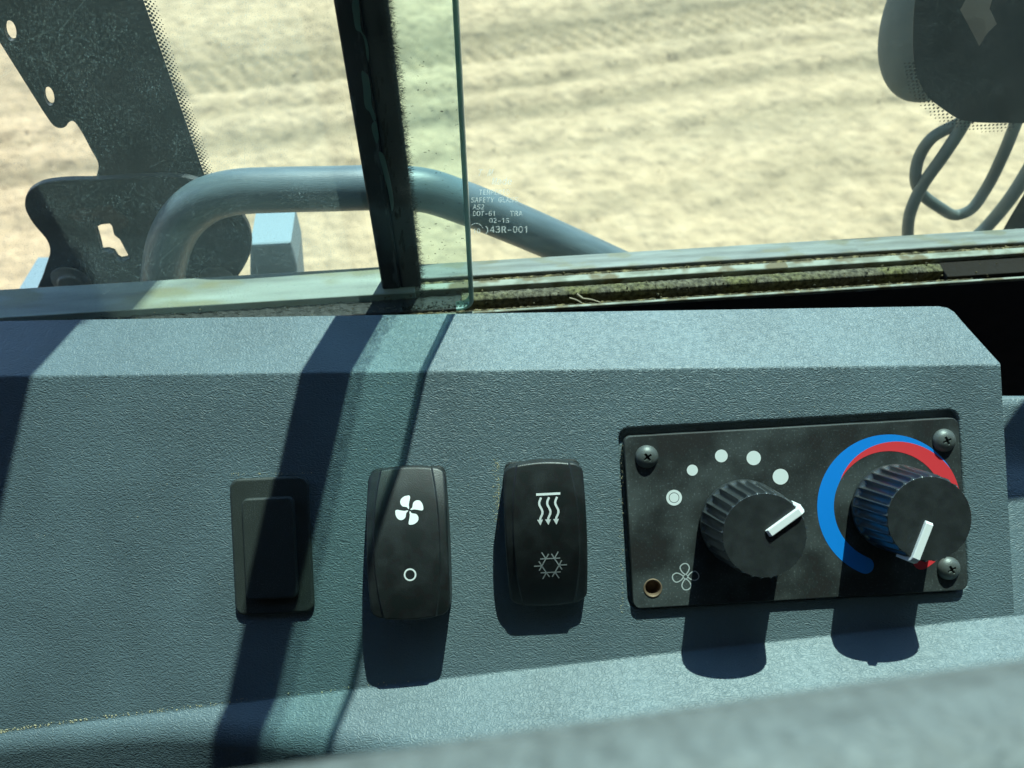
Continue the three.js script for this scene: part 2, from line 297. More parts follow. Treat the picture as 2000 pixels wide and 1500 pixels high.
  part('dust_grains', boxUV(join(...gr)), std({ color: rgb(0.42, 0.38, 0.24), roughness: 1 }), t, null, 'stuff');
  part('shell', join(top, lip, front, end, endTop), M.console, t);
  part('ledge', ledge, M.console, t);
  part('pocket', join(pocket, floor), M.console, t);
}
{ // trim piece that shows past the right end of the console
  const t = thing('side_trim', 'grey plastic trim piece past the right end of the console', 'trim', PANEL_O, PANEL_Q), rows = [];
  for (const px of [1930, 2000, 2080, 2180]) {
    const row = [], x = pl(px, 0).x;
    const prof = [[775, -19], [782, -17], [800, -16.5], [870, -16], [910, -15], [935, -13], [955, -10.5], [985, -8.5], [1050, -6], [1130, -3.4], [1190, -1.2], [1230, 1]];
    for (const [y, z] of prof) row.push(V3(x, pl(0, y).y, z * mm)); rows.push(row);
  }
  part('trim_body', grid(rows), M.console, t);
}
{ // out-of-focus armrest close to the lens
  const a = at(330, 1528, 0.060), b = at(2000, 1288, 0.068), xd = b.clone().sub(a).normalize(), yd = V3(0, 1, 0.0).addScaledVector(xd, -xd.y).normalize(), zd = xd.clone().cross(yd);
  const tilt = new THREE.Quaternion().setFromAxisAngle(V3(1, 0, 0), 0.10);
  const q = new THREE.Quaternion().setFromRotationMatrix(new THREE.Matrix4().makeBasis(xd, yd, zd)).multiply(tilt);
  const t = thing('armrest', 'pale grey out-of-focus armrest lid in the near lower right foreground', 'armrest', a, q);
  const tx = tex(512, 0.06, (u, v) => { const k = 0.84 + 0.34 * fbm(u * 30, v * 18, 90, 101, 5); return [k, k, k]; });
  part('lid', box(-0.16, 0.30, -0.03, 0, -0.002, 0.14, 0.011), std({ color: rgb(0.128, 0.144, 0.146), map: tx, roughness: 0.6, bumpMap: sized(grainTex, 0.14), bumpScale: 0.25 * mm }), t);
}

// ---------------------------------------------------------------- switches
const ZROT = (a) => new THREE.Quaternion().setFromAxisAngle(V3(0, 0, 1), a);
const seat = (px, py, rot) => [onPanel(px, py), PANEL_Q.clone().multiply(ZROT(rot))];
{ // blank cover
  const t = thing('blank_switch_cover', 'black blank switch cover with raised pad left of the fan switch', 'switch cover', ...seat(533.5, 1064, ROLL));
  part('cover_plate', extrude(roundRect(24.4 * mm, 42.2 * mm, 3.0 * mm), 1.7 * mm, 0.9 * mm, [], 5), M.blank, t);
  const p = extrude(roundRect(15.9 * mm, 31.0 * mm, 2.0 * mm), 2.5 * mm, 0.7 * mm, [], 5); p.translate(-0.1 * mm, -0.4 * mm, 1.2 * mm);
  part('raised_pad', p, M.blank, t);
}
function rockerShape(tilt) {                                           // convex rocker with a raised middle; returns geometry and its height function
  const Wd = 24.4 * mm, L = 44.9 * mm, R = 64 * mm, hc = 11.9 * mm;
  const h = (y) => hc + tilt * y - y * y / (2 * R), wAt = (y) => Wd / 2 * (1 - 0.045 * Math.pow(y / (L / 2), 2)), aAt = (y) => Wd / 2 * (0.80 - 0.19 * Math.pow(Math.abs(y) / (L / 2), 2.2));
  const us = []; for (const [a, b, n] of [[0, 0.76, 20], [0.76, 0.82, 7], [0.82, 0.93, 5], [0.93, 1, 9]]) for (let k = us.length ? 1 : 0; k <= n; k++) us.push(a + (b - a) * k / n);
  const U = [...us.slice(1).reverse().map((x) => -x), ...us], Vv = []; for (const [a, b, n] of [[-1, -0.95, 8], [-0.95, 0.95, 50], [0.95, 1, 8]]) for (let k = Vv.length ? 1 : 0; k <= n; k++) Vv.push(a + (b - a) * k / n);
  const surf = (u, v) => {
    const m = Math.abs(u), c = Math.max(0, (m - 0.82) / 0.18), ye = L / 2 * (1 - 0.045 * u * u) - 2.7 * mm * (1 - Math.sqrt(Math.max(0, 1 - c * c))), y = v * ye, w = wAt(y), a = aAt(y);
    const x = Math.sign(u) * (m <= 0.79 ? m / 0.79 * a : a + (m - 0.79) / 0.21 * (w - a));
    const e = Math.max(0, (m - 0.94) / 0.06), f = Math.max(0, (Math.abs(v) - 0.965) / 0.035), rr = Math.min(1, Math.hypot(e, f));
    return V3(x, y, h(y) - 0.55 * mm * sm(0.77, 0.81, m) - 0.7 * mm * Math.max(0, (m - 0.8) / 0.2) - 0.8 * mm * (1 - Math.sqrt(Math.max(0, 1 - rr * rr))));
  };
  const rows = Vv.map((v) => U.map((u) => surf(u, v))), topG = grid(rows, (p) => [p.x, p.y]);
  const loop = []; U.forEach((u) => loop.push(surf(u, -1))); Vv.slice(1).forEach((v) => loop.push(surf(1, v))); [...U].reverse().slice(1).forEach((u) => loop.push(surf(u, 1))); [...Vv].reverse().slice(1).forEach((v) => loop.push(surf(-1, v)));
  const wallG = grid([loop, loop.map((p) => V3(p.x, p.y, p.z * 0.5)), loop.map((p) => V3(p.x * 0.985, p.y * 0.985, 0))].reverse(), (p) => [p.x + p.y, p.z], true);
  const drape = (g, lift) => { const p = g.attributes.position; for (let i = 0; i < p.count; i++) p.setZ(i, h(p.getY(i)) + lift); g.computeVertexNormals(); return g; };
  return { geo: join(topG, wallG), drape, h };
}
function rockerSwitch(label, px, py, tilt) {
  const t = thing('rocker_switch', label, 'rocker switch', ...seat(px, py, ROLL)), s = rockerShape(tilt);
  part('rocker', s.geo, M.rocker, t);
  part('mounting_bezel', extrude(roundRect(23.2 * mm, 43.6 * mm, 2.4 * mm), 2.2 * mm, 0.4 * mm), M.rocker, t);
  return [t, s];
}
const dense = (pts, step) => { const o = []; pts.forEach((p, i) => { const q = pts[(i + 1) % pts.length], n = Math.max(1, Math.ceil(p.distanceTo(q) / step)); for (let k = 0; k < n; k++) o.push(p.clone().lerp(q, k / n)); }); return o; };
{
  const [t, s] = rockerSwitch('black rocker switch with white fan symbol and small circle, pressed at the top', 804, 1049, -0.165);
  const C = V2(1.0 * mm, 9.85 * mm), blades = [];
  for (let k = 0; k < 4; k++) {                                        // four full blades with curved edges
    const prof = [[0.3, 0.2], [0.85, 0.75], [0.98, 1.4], [1.1, 2.05], [1.9, 2.72], [3.0, 2.68], [3.85, 1.75], [4.15, 0.6], [4.1, 0.1], [3.7, -0.1], [2.65, 0.05], [1.5, 0.2], [0.6, 0.08]];
    const a = k * Math.PI / 2 - 0.04; const pts = closedSpline(prof, 40).map(([x, y]) => V2(C.x + mm * (x * Math.cos(a) - y * Math.sin(a)), C.y + mm * (x * Math.sin(a) + y * Math.cos(a))));
    blades.push(flat(pts));
  }
  part('fan_symbol', s.drape(join(...blades), 0.07 * mm), M.white, t);
  part('circle_symbol', s.drape(flat(ring(0.75 * mm, -8.6 * mm, 1.85 * mm), [ring(0.75 * mm, -8.6 * mm, 1.38 * mm)]), 0.07 * mm), M.white, t);
}
{
  const [t, s] = rockerSwitch('black rocker switch with heat arrows and snowflake symbol, pressed at the bottom', 1064, 1035.5, 0.165);
  const cx = 1.1 * mm, arrows = [flat(dense([V2(cx - 3.55 * mm, 12.6 * mm), V2(cx + 3.55 * mm, 12.6 * mm), V2(cx + 3.55 * mm, 13.3 * mm), V2(cx - 3.55 * mm, 13.3 * mm)], 1 * mm))];
  for (const dx of [-2.35, 0, 2.35]) {
    const line = []; for (let k = 0; k <= 16; k++) { const v = k / 16; line.push(V2(cx + (dx + 0.42 * Math.sin(v * Math.PI * 2.6 + 2.6)) * mm, (12.0 - 6.6 * v) * mm)); }
    arrows.push(flat(stroke(line, 0.62 * mm)));
    const e = line[16]; arrows.push(flat([V2(e.x - 0.85 * mm, e.y + 0.1 * mm), V2(e.x + 0.85 * mm, e.y + 0.1 * mm), V2(e.x + 0.06 * mm, e.y - 1.6 * mm)].reverse()));
  }
  part('heat_symbol', s.drape(join(...arrows), 0.07 * mm), M.white, t);
  const c = V2(0.85 * mm, -8.7 * mm), lines = [], hx = (k) => V2(c.x + 2.55 * mm * Math.cos(k * Math.PI / 3), c.y + 2.55 * mm * Math.sin(k * Math.PI / 3));
  for (let k = 0; k < 6; k++) {
    const a = hx(k), b = hx(k + 1), d = b.clone().sub(a).normalize();
    lines.push(flat(stroke([a.clone().addScaledVector(d, -1.7 * mm), a, b, b.clone().addScaledVector(d, 1.7 * mm)], 0.34 * mm)));
    const r = a.clone().sub(c).normalize(); lines.push(flat(stroke([a, a.clone().addScaledVector(r, 2.35 * mm)], 0.34 * mm)));
  }
  lines.forEach((g, i) => g.translate(0, 0, 0));
  part('snowflake_symbol', s.drape(join(...lines), 0.07 * mm), M.grey, t);
}

// ---------------------------------------------------------------- climate control plate with two knobs
{
  const q = PANEL_Q.clone().multiply(ZROT(PLATE_ROT)), o = PANEL_O.clone().add(view(PLATE_C.x, PLATE_C.y, 0)), TOP = 1.9 * mm, Z = TOP + 0.05 * mm;
  const t = thing('climate_control_plate', 'black climate control plate with two knobs, screws and blue and red dial ring', 'control plate', o, q);
  const cs = Math.cos(-PLATE_ROT), sn = Math.sin(-PLATE_ROT), sc = (D - TOP) / D;
  const loc = (px, py) => { const p = V2((px - 1000) * S * sc, (750 - py) * S * sc).sub(PLATE_C); return V2(p.x * cs - p.y * sn, p.x * sn + p.y * cs); };
  const holeC = loc(1275, 1148.5);
  const pg = extrude(roundRect(PLATE_W, PLATE_H, 2.4 * mm), 3.9 * mm, 0.35 * mm, [ring(holeC.x, holeC.y, 2.5 * mm, 32)], 3); pg.translate(0, 0, TOP - 3.9 * mm);
  part('plate', pg, M.plate, t);
  { // empty screw hole with its brass sleeve
    const prof = [[2.9, 0.06], [2.75, 0.25], [2.45, 0.22], [2.2, -0.3], [2.1, -3.6], [0.01, -3.7]].map(([r, z]) => V2(r * mm, z * mm));
    const g = new THREE.LatheGeometry(prof, 40); g.rotateX(Math.PI / 2); g.translate(holeC.x, holeC.y, TOP); part('screw_hole', g, M.brass, t);
  }
  const ev = new Evaluator(); ev.useGroups = false;
  const screwGeo = (() => {                                            // pan head with a cross recess
    const pts = [[0, 2.3], [0.9, 2.26], [1.8, 2.05], [2.6, 1.62], [3.2, 1.0], [3.55, 0.4], [3.6, 0], [0, 0]].map(([r, z]) => V2(Math.max(r, 0.0001) * mm, z * mm));
    const head = new THREE.LatheGeometry(pts.reverse(), 48); head.rotateX(Math.PI / 2);
    let b = new Brush(head); b.updateMatrixWorld();
    for (const a of [0, Math.PI / 2]) { const c = new THREE.CylinderGeometry(1.25 * mm, 0.5 * mm, 2.2 * mm, 4, 1); c.rotateY(Math.PI / 4); c.scale(1.9, 1, 0.52); c.rotateX(Math.PI / 2); c.rotateZ(a); c.translate(0, 0, 1.75 * mm); const k = new Brush(c); k.updateMatrixWorld(); b = ev.evaluate(b, k, SUBTRACTION); b.updateMatrixWorld(); }
    return boxUV(b.geometry);
  })();
  for (const [px, py, a] of [[1263, 892, 0.6], [1843.5, 860, 0.4], [1852.5, 1110, 0.5]]) {
    const p = loc(px, py), m = part('screw', screwGeo, M.screw, t); m.position.set(p.x, p.y, TOP - 0.1 * mm); m.rotation.z = a;
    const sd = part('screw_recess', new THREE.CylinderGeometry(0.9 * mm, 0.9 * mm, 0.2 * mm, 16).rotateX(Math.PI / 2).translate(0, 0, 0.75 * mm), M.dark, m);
  }
  // printed marks
  const k2 = (px) => px * S * sc;
  for (const [x, y, r] of [[1352.2, 918.3, 10.8], [1408.8, 890.4, 12.4], [1472, 894.5, 14], [1524.4, 931, 15.4]]) { const c = loc(x, y); part('speed_dot', flat(ring(c.x, c.y, k2(r)), [], Z), M.white, t); }
  { const c = loc(1316.5, 972); part('off_ring', join(flat(ring(c.x, c.y, k2(15.4)), [ring(c.x, c.y, k2(10.2))], Z), flat(ring(c.x, c.y, k2(9.0)), [], Z)), M.white, t); }
  { const c = loc(1339, 1126.3), gs = [flat(ring(c.x, c.y, k2(5)), [ring(c.x, c.y, k2(3.3))], Z)];
    for (let k = 0; k < 4; k++) { const a = k * Math.PI / 2 + 0.05, pr = closedSpline([[4.6, -0.4], [9, -5.6], [17, -9], [24.5, -5.5], [25.5, 1.5], [20, 8.5], [11, 6.5]], 40).map(([x, y]) => V2(c.x + k2(x * Math.cos(a) - y * Math.sin(a)), c.y + k2(x * Math.sin(a) + y * Math.cos(a)))); pr.push(pr[0].clone()); gs.push(flat(stroke(pr, k2(2.2)), [], Z)); }
    part('fan_outline', join(...gs), M.grey, t); }
  const K1 = loc(1450, 1020), K2 = loc(1736.5, 989), K3 = loc(1744, 990);
  { // dial ring: blue that thins out over the top while red takes over
    const ri = k2(108), ro = k2(140.5), deg = Math.PI / 180, b = (a) => a >= 148 ? ri : a <= 28 ? ro : lerp(ri, ro, Math.pow((148 - a) / 120, 0.9));
    const P = (a, r) => V2(K2.x + r * Math.cos(a * deg + PLATE_ROT * -0.0), K2.y + r * Math.sin(a * deg));
    const cap = (a, dirn) => { const rm = (ri + ro) / 2, rr = (ro - ri) / 2, c = P(a, rm), o = []; for (let k = 1; k < 10; k++) { const w = (a + (dirn > 0 ? k * 18 : k * 18 + 180)) * deg; o.push(V2(c.x + rr * Math.cos(w), c.y + rr * Math.sin(w))); } return o; };
    const bl = []; for (let a = 28; a <= 245; a += 3) bl.push(P(a, ro)); bl.push(P(245, ro), ...cap(245, 1)); for (let a = 245; a >= 28; a -= 3) bl.push(P(a, b(a)));
    const rd = []; for (let a = 148; a >= -63; a -= 3) rd.push(P(a, ri)); rd.push(P(-63, ri), ...cap(-63, -1).map((p) => p)); for (let a = -63; a <= 148; a += 3) rd.push(P(a, b(a)));
    part('blue_arc', flat(bl, [], Z), M.blue, t); part('red_arc', flat(rd, [], Z + 0.004 * mm), M.red, t);
  }
  const knobGeo = () => {                                              // fluted grip, flat face
    const N = 28, SEG = 14, R = 13.9 * mm, prof = [[1.2, 12.9, 0.0], [1.4, 13.35, 0.0], [2.6, 13.4, 0.0], [3.2, 13.35, 0.45], [4.2, 13.3, 0.95], [8, 13.1, 1], [13, 12.85, 1], [18, 12.6, 1], [19.4, 12.5, 1], [20.1, 12.4, 0.75], [20.6, 12.25, 0.4], [20.95, 12.05, 0.22], [21.2, 11.7, 0.12]];
    const rows = prof.map(([z, r, d]) => { const row = []; for (let k = 0; k <= N * SEG; k++) { const th = k / (N * SEG) * 2 * Math.PI, s = Math.abs(Math.cos(k / SEG * Math.PI)), g = 1 - Math.pow(1 - s, 1.5); row.push(V3(Math.cos(th) * (r * mm - d * 1.35 * mm * g), Math.sin(th) * (r * mm - d * 1.35 * mm * g), z * mm)); } return row; });
    return grid(rows, (p) => [Math.atan2(p.y, p.x) * R, p.z], true);
  };
  const kg = knobGeo(), face = new THREE.CircleGeometry(11.75 * mm, 90); { const p = face.attributes.position, u = face.attributes.uv; for (let i = 0; i < p.count; i++) { u.setXY(i, p.getX(i), p.getY(i)); p.setZ(i, 21.2 * mm + 0.12 * mm * (1 - (p.getX(i) ** 2 + p.getY(i) ** 2) / (13.2 * mm) ** 2)); } }
  const pt = (() => {
    const o = [[0.9, 21.9], [11.2, 21.8], [12.1, 20.8], [12.4, 14.5], [13.5, 14.5], [13.4, 21.2], [12.9, 22.5], [11.8, 23.2], [1.5, 23.2], [0.9, 22.6]].map(([x, y]) => V2(x * mm, y * mm));
    const g = new THREE.ExtrudeGeometry(new THREE.Shape(o), { depth: 1.8 * mm, bevelEnabled: true, bevelSize: 0.18 * mm, bevelOffset: -0.18 * mm, bevelThickness: 0.18 * mm, bevelSegments: 2 }); g.translate(0, 0, -0.9 * mm); g.rotateX(Math.PI / 2); return boxUV(g);
  })();
  for (const [c, a, lb] of [[K1, 36 - 3.4, 'fan speed knob'], [K3, -111 - 3.4, 'temperature knob']]) {
    const k = part('knob', kg, M.rubber, t, lb === 'fan speed knob' ? 'black fluted fan speed knob, its white pointer up and right' : 'black fluted temperature knob, its white pointer pointing down'); k.position.set(c.x, c.y, TOP);
    part('knob_face', face, M.knob, k); const p = part('pointer', pt, M.pointer, k); p.position.z = -0.8 * mm; p.rotation.z = a * Math.PI / 180;
  }
}

// ---------------------------------------------------------------- sliding window: rail, inner pane, outer pane
const TOPY = 0.88;
const inWin = (name, label, cat, group) => thing(name, label, cat, W0, WIN_Q, group);
const zo = (o) => -o * mm;                                             // outward offset in mm -> local z
const band = (x0, x1, y0, y1, o0, o1, r = 0) => box(x0, x1, y0 * mm, y1 * mm, zo(o1), zo(o0), r * mm);
{
  const t = inWin('window_rail', 'weathered metal window rail with felt strip and dirty grooves', 'window rail');
  const flake = tex(512, 0.12, (u, v) => { const f = sm(-0.2, 0.35, fbm(u * 10, v * 30, 30, 121, 4)), d = sm(0.0, 0.4, fbm(u * 10, v * 14, 70, 125, 4)), q = [lerp(0.28, 0.16, f), lerp(0.30, 0.17, f), lerp(0.25, 0.13, f)]; return [lerp(q[0], 0.13, d), lerp(q[1], 0.105, d), lerp(q[2], 0.055, d)]; });
  const silver = std({ map: flake, roughness: 0.7, metalness: 0.1, bumpMap: mottle, bumpScale: 0.15 * mm });
  const sillTex = tex(512, 0.15, (u, v) => { const a = fbm(u * 6, v * 60, 60, 131, 5), s = sm(0.0, 0.4, fbm(u * 9, v * 24, 72, 135, 4)); const k = 0.135 + 0.09 * a; return [lerp(k * 0.88, 0.10, s * 0.8), lerp(k, 0.09, s * 0.7), lerp(k * 0.92, 0.04, s * 0.7)]; });
  const sill = std({ map: sillTex, roughness: 0.55, bumpMap: mottle, bumpScale: 0.1 * mm });
  const dirtTex = tex(512, 0.03, (u, v) => { const a = fbm(u * 10, v * 10, 10, 141, 5), s = sm(-0.1, 0.4, a); return [lerp(0.05, 0.20, s), lerp(0.042, 0.165, s), lerp(0.022, 0.085, s)]; });
  const dirt = std({ map: dirtTex, roughness: 1, bumpMap: sized(mottle, 0.012), bumpScale: 0.8 * mm });
  part('inner_lip', band(-0.5, 0.5, -1.3, 0.3, -2.6, -1.4, 0.4), silver, t);
  part('inner_web', band(-0.5, 0.5, -13, -1.4, -2.3, -1.5), M.wall, t);
  part('groove_base', band(-0.5, 0.5, -12, -7, -1.4, 11.2), std({ color: rgb(0.018, 0.015, 0.012), roughness: 1 }), t);
  const rough = (x0, x1, o0, o1, y, amp, f, s, rowsN = 7) => { const rows = []; const n = Math.round((x1 - x0) / 0.0005); for (let k = 0; k <= n; k++) { const x = lerp(x0, x1, k / n), row = [V3(x, -8 * mm, zo(o0))]; for (let j = 0; j <= rowsN; j++) { const v = j / rowsN, o = lerp(o0, o1, v), b = Math.sin(v * Math.PI); row.push(V3(x + amp * 0.4 * mm * pn(x * f * 1.3 + 5, j * 0.9, 8192, 64, s + 1), (y - 0.7 + 0.7 * Math.sqrt(b) + amp * pn(x * f + 200, j * 0.8, 8192, 64, s) + amp * 0.5 * pn(x * f * 2.7 + 200, j * 1.7, 8192, 64, s + 2)) * mm, zo(o) + amp * 0.5 * mm * (j === 0 || j === rowsN ? pn(x * f + 77, j * 3, 8192, 64, s + 3) : 0))); } row.push(V3(x, -8 * mm, zo(o1))); rows.push(row); } return grid(rows, (p) => [p.x, p.y + p.z]); };
  const feltTex = tex(512, 0.06, (u, v) => { const a = fbm(u * 30, v * 30, 30, 151, 4), y = sm(-0.2, 0.5, fbm(u * 3, v * 3, 3, 155, 3)); const k = 0.10 + 0.13 * a; return [k * lerp(1, 1.35, y), k * lerp(0.92, 1.3, y), k * lerp(0.62, 0.38, y)]; });
  const felt = std({ map: feltTex, roughness: 1, bumpMap: sized(mottle, 0.008), bumpScale: 0.6 * mm });
  const xEnd = wl(1826, 540, 8).x;
  part('felt_strip', rough(-0.004, xEnd, 5.2, 10.1, -0.8, 0.42, 900, 3), felt, t);
  part('rubber_strip', rough(-0.5, -0.0042, 2.0, 10.1, -1.6, 0.5, 300, 23), std({ color: rgb(0.005, 0.009, 0.007), roughness: 0.7 }), t, 'dark rubber strip under the sliding pane');
  part('felt_edge', rough(-0.5, xEnd - 0.012 + 0.022, 0.2, 1.9, -2.0, 0.9, 520, 9, 4), dirt, t);
  part('end_block', band(xEnd + 0.0006, 0.5, -9, -1.5, 2.5, 10.6, 0.3), std({ color: rgb(0.013, 0.010, 0.007), roughness: 1, bumpMap: mottle, bumpScale: 0.4 * mm }), t);
  part('middle_rib', band(-0.5, 0.5, -9, 0.2, 11.2, 14.6, 0.5), silver, t);
  part('dirt_line', rough(-0.5, 0.5, 14.6, 17.4, -0.9, 0.6, 420, 17, 5), dirt, t);
  part('outer_lip', band(-0.5, 0.5, -14, 0.4, 17.2, 25.8, 0.8), sill, t);
  const crumbs = []; for (let k = 0; k < 420; k++) { const x = -0.15 + rnd() * 0.36, lane = rnd(), o = lane < 0.45 ? 2 + rnd() * 3 : lane < 0.7 ? 15 + rnd() * 2.5 : rnd() * 10, r = (0.12 + rnd() * rnd() * 0.5) * mm; const g = new THREE.IcosahedronGeometry(r, 0); g.scale(1, 0.7 + rnd() * 0.4, 0.8 + rnd() * 0.5); g.rotateY(rnd() * 6); g.translate(x, (lane < 0.45 ? -6.6 : lane < 0.7 ? -0.6 : -0.4) * mm, zo(o)); crumbs.push(g); }
  part('crumbs', boxUV(join(...crumbs)), dirt, t, null, 'stuff');
  const xS = wl(745, 550, 14).x;
  part('sill_liner', band(-0.5, xS + 0.012, -4, 0.9, 9.6, 24.9, 0.5), std({ map: sized(sillTex, 0.4), color: rgb(1.5, 1.6, 1.5), roughness: 0.6 }), t);
}
for (const [x0, y0, x1, y1] of [[1112, 582, 1136, 592], [1138, 583, 1172, 591]]) { // twigs fallen into the groove
  const a = wl(x0, y0, 3), b = wl(x1, y1, 1.2), A = V3(a.x, a.y, zo(3)), B = V3(b.x, b.y, zo(1.2)), c = new THREE.CatmullRomCurve3([A, A.clone().lerp(B, 0.5).add(V3(0, 0.0004, 0)), B]);
  const t = inWin('twig', x0 === 1112 ? 'thin dry twig lying in the rail groove nearest the pane edge' : 'forked dry twig in the rail groove, right of the thin one', 'twig');
  const bark = std({ color: rgb(0.32, 0.27, 0.19), roughness: 1 });
  part('stem', new THREE.TubeGeometry(c, 12, 0.3 * mm, 6), bark, t);
  if (x0 !== 1112) part('side_shoot', new THREE.TubeGeometry(new THREE.LineCurve3(A, A.clone().add(V3(-0.002, 0.001, -0.0015))), 2, 0.42 * mm, 6), bark, t);
}
// glass: dusty panes, slightly green; the dust scatters a little light
const dustRough = tex(1024, 0.07, (u, v) => { const g = Math.max(0, pn(u * 200, v * 200, 200, 200, 161) - 0.05), c = 0.5 + 0.5 * fbm(u * 5, v * 5, 5, 163, 4), s = Math.max(0, pn(u * 30, v * 260, 30, 260, 166) - 0.4) * 2; const k = 0.22 + 0.95 * g * c + 0.12 * c + s * 0.4; return [k, k, k]; });
const glass = (c) => phy({ color: rgb(...c), transmission: 1, thickness: 0, roughness: 0.29, roughnessMap: dustRough, ior: 1.5, specularIntensity: 0.7 });
const pane = (x0, x1, y0, y1, z) => { const g = new THREE.PlaneGeometry(x1 - x0, y1 - y0); g.translate((x0 + x1) / 2, (y0 + y1) / 2, z); const p = g.attributes.position, u = g.attributes.uv; for (let i = 0; i < p.count; i++) u.setXY(i, p.getX(i), p.getY(i)); return g; };
const film0 = (() => {                                                // dust and wiper scratches that cling to the panes
  const n = 1024, cv = document.createElement('canvas'); cv.width = cv.height = n; const c = cv.getContext('2d'); c.fillStyle = '#0b0b0b'; c.fillRect(0, 0, n, n); c.strokeStyle = c.fillStyle = '#fff'; c.lineCap = 'round';
  for (let k = 0; k < 42000; k++) { const x = rnd() * n, y = rnd() * n, l = 0.5 + rnd() * rnd() * 6, a = 1.15 + (rnd() - 0.5) * 0.9; c.globalAlpha = (0.05 + 0.4 * rnd() * rnd()) * (0.4 + 0.9 * sm(-0.4, 0.4, fbm(x / n * 4, y / n * 4, 4, 301, 3))); c.lineWidth = 0.7 + rnd() * 1.1; c.beginPath(); c.moveTo(x, y); c.lineTo(x + l * Math.cos(a), y - l * Math.sin(a)); c.stroke(); }
  for (let k = 0; k < 40; k++) { const x = rnd() * n, y = rnd() * n, l = 30 + rnd() * 120, a = 0.9 + (rnd() - 0.5) * 1.2; c.globalAlpha = 0.12 + rnd() * 0.2; c.lineWidth = 0.9; c.beginPath(); c.moveTo(x, y); c.lineTo(x + l * Math.cos(a), y - l * Math.sin(a)); c.stroke(); }
  const t = new THREE.CanvasTexture(cv); t.wrapS = t.wrapT = THREE.RepeatWrapping; t.repeat.set(1 / 0.075, 1 / 0.075);
  return phy({ color: rgb(0.50, 0.66, 0.64), alphaMap: t, transparent: true, opacity: 0.62, roughness: 1, transmission: 0.7, thickness: 0 });
})();
const film1 = film0.clone(); film1.opacity = 1.0; film0.opacity = 0.36;
const edgeMat = phy({ color: rgb(0.36, 0.52, 0.47), roughness: 0.29, clearcoat: 0.6, transmission: 0.4, thickness: 0 });
{
  const t = inWin('sliding_pane', 'inner sliding glass pane ending in a bare green edge over the console', 'window pane');
  const r = 5 * mm, sh = [V2(-0.5, -0.005), V2(-r, -0.0)];
  const outline = [V2(-0.5, -0.004), V2(-r, -0.004)]; for (let k = 0; k <= 8; k++) { const a = -Math.PI / 2 + k / 8 * Math.PI / 2; outline.push(V2(-r + r * Math.cos(a), 0.001 + r * 0.9 + r * 0.9 * Math.sin(a))); } outline[1] = V2(-r, 0.001); outline[0] = V2(-0.5, 0.001); outline.push(V2(0, TOPY), V2(-0.5, TOPY));
  const g = flat(outline); { const p = g.attributes.position, u = g.attributes.uv; for (let i = 0; i < p.count; i++) u.setXY(i, p.getX(i), p.getY(i)); }
  part('glass', g, glass([0.80, 0.965, 0.93]), t);
  part('dust_film', pane(-0.26, wl(738, 550, 0).x - 0.0005, 0.006, 0.25, -0.4 * mm), film1, t);
  // polished edge, 5 mm thick, with its rounded corner
  const path = [V3(-r * 1.25, 0.001, 0), V3(-r, 0.001, 0)]; for (let k = 1; k < 8; k++) { const a = -Math.PI / 2 + k / 8 * Math.PI / 2; path.push(V3(-r + r * Math.cos(a), 0.001 + r * 0.9 + r * 0.9 * Math.sin(a), 0)); } for (let k = 0; k <= 20; k++) path.push(V3(0, lerp(0.0056, TOPY, k / 20), 0));
  const rows = path.map((p, i) => { const a = path[Math.max(0, i - 1)], b = path[Math.min(path.length - 1, i + 1)], d = b.clone().sub(a).normalize(), n = V3(d.y, -d.x, 0), row = []; for (const [h, z] of [[-1.4, -1.9], [-0.5, -1.85], [0.1, -1.35], [0.35, 0], [0.1, 1.35], [-0.5, 1.85], [-1.4, 1.9]]) row.push(p.clone().addScaledVector(n, h * mm).add(V3(0, 0, z * mm))); return row; });
  part('glass_edge', grid(rows, (p) => [p.y, p.z]), edgeMat, t);
  // dried grime between edge and seal: specks, dashes, brown crust along the foot
  const cw = 512, ch = 1024, cv = document.createElement('canvas'); cv.width = cw; cv.height = ch; const c = cv.getContext('2d'); c.fillStyle = '#000'; c.fillRect(0, 0, cw, ch); c.strokeStyle = c.fillStyle = '#fff'; c.lineCap = 'round';
  const X = (m_) => cw * (1 + m_ / 0.028), Y = (m_) => ch * (1 - m_ / 0.110), R = (m_) => m_ / 0.028 * cw;
  for (let k = 0; k < 190; k++) { const y = Math.pow(rnd(), 1.8) * 0.1, x = -0.0015 - rnd() * 0.021, l = (0.1 + rnd() * rnd() * 1.1) * mm, a = (rnd() - 0.5) * 1.3; c.globalAlpha = 0.25 + rnd() * 0.5; c.lineWidth = R((0.06 + rnd() * 0.16) * mm); c.beginPath(); c.moveTo(X(x), Y(y)); c.lineTo(X(x + l * Math.cos(a)), Y(y + l * Math.sin(a) * 0.7)); c.stroke(); }
  for (let k = 0; k < 260; k++) { const y = 0.0016 + rnd() * rnd() * 0.0042, x = -0.0018 - rnd() * 0.024; c.globalAlpha = 0.15 + rnd() * 0.55; c.beginPath(); c.ellipse(X(x), Y(y), R((0.1 + rnd() * 0.4) * mm), R((0.06 + rnd() * 0.16) * mm), 0, 0, 7); c.fill(); }
  for (let k = 0; k < 26; k++) { const y = 0.02 + rnd() * 0.07, x = -0.0215 - rnd() * 0.0022; c.globalAlpha = 0.35; c.beginPath(); c.ellipse(X(x), Y(y), R(0.35 * mm), R((0.5 + rnd()) * mm), 0.2, 0, 7); c.fill(); }
  const gt = new THREE.CanvasTexture(cv); const gp = new THREE.PlaneGeometry(0.028, 0.110); gp.translate(-0.014, 0.055, 0.35 * mm);
  part('grime_specks', gp, std({ color: rgb(0.045, 0.05, 0.03), alphaMap: gt, transparent: true, roughness: 1 }), t);
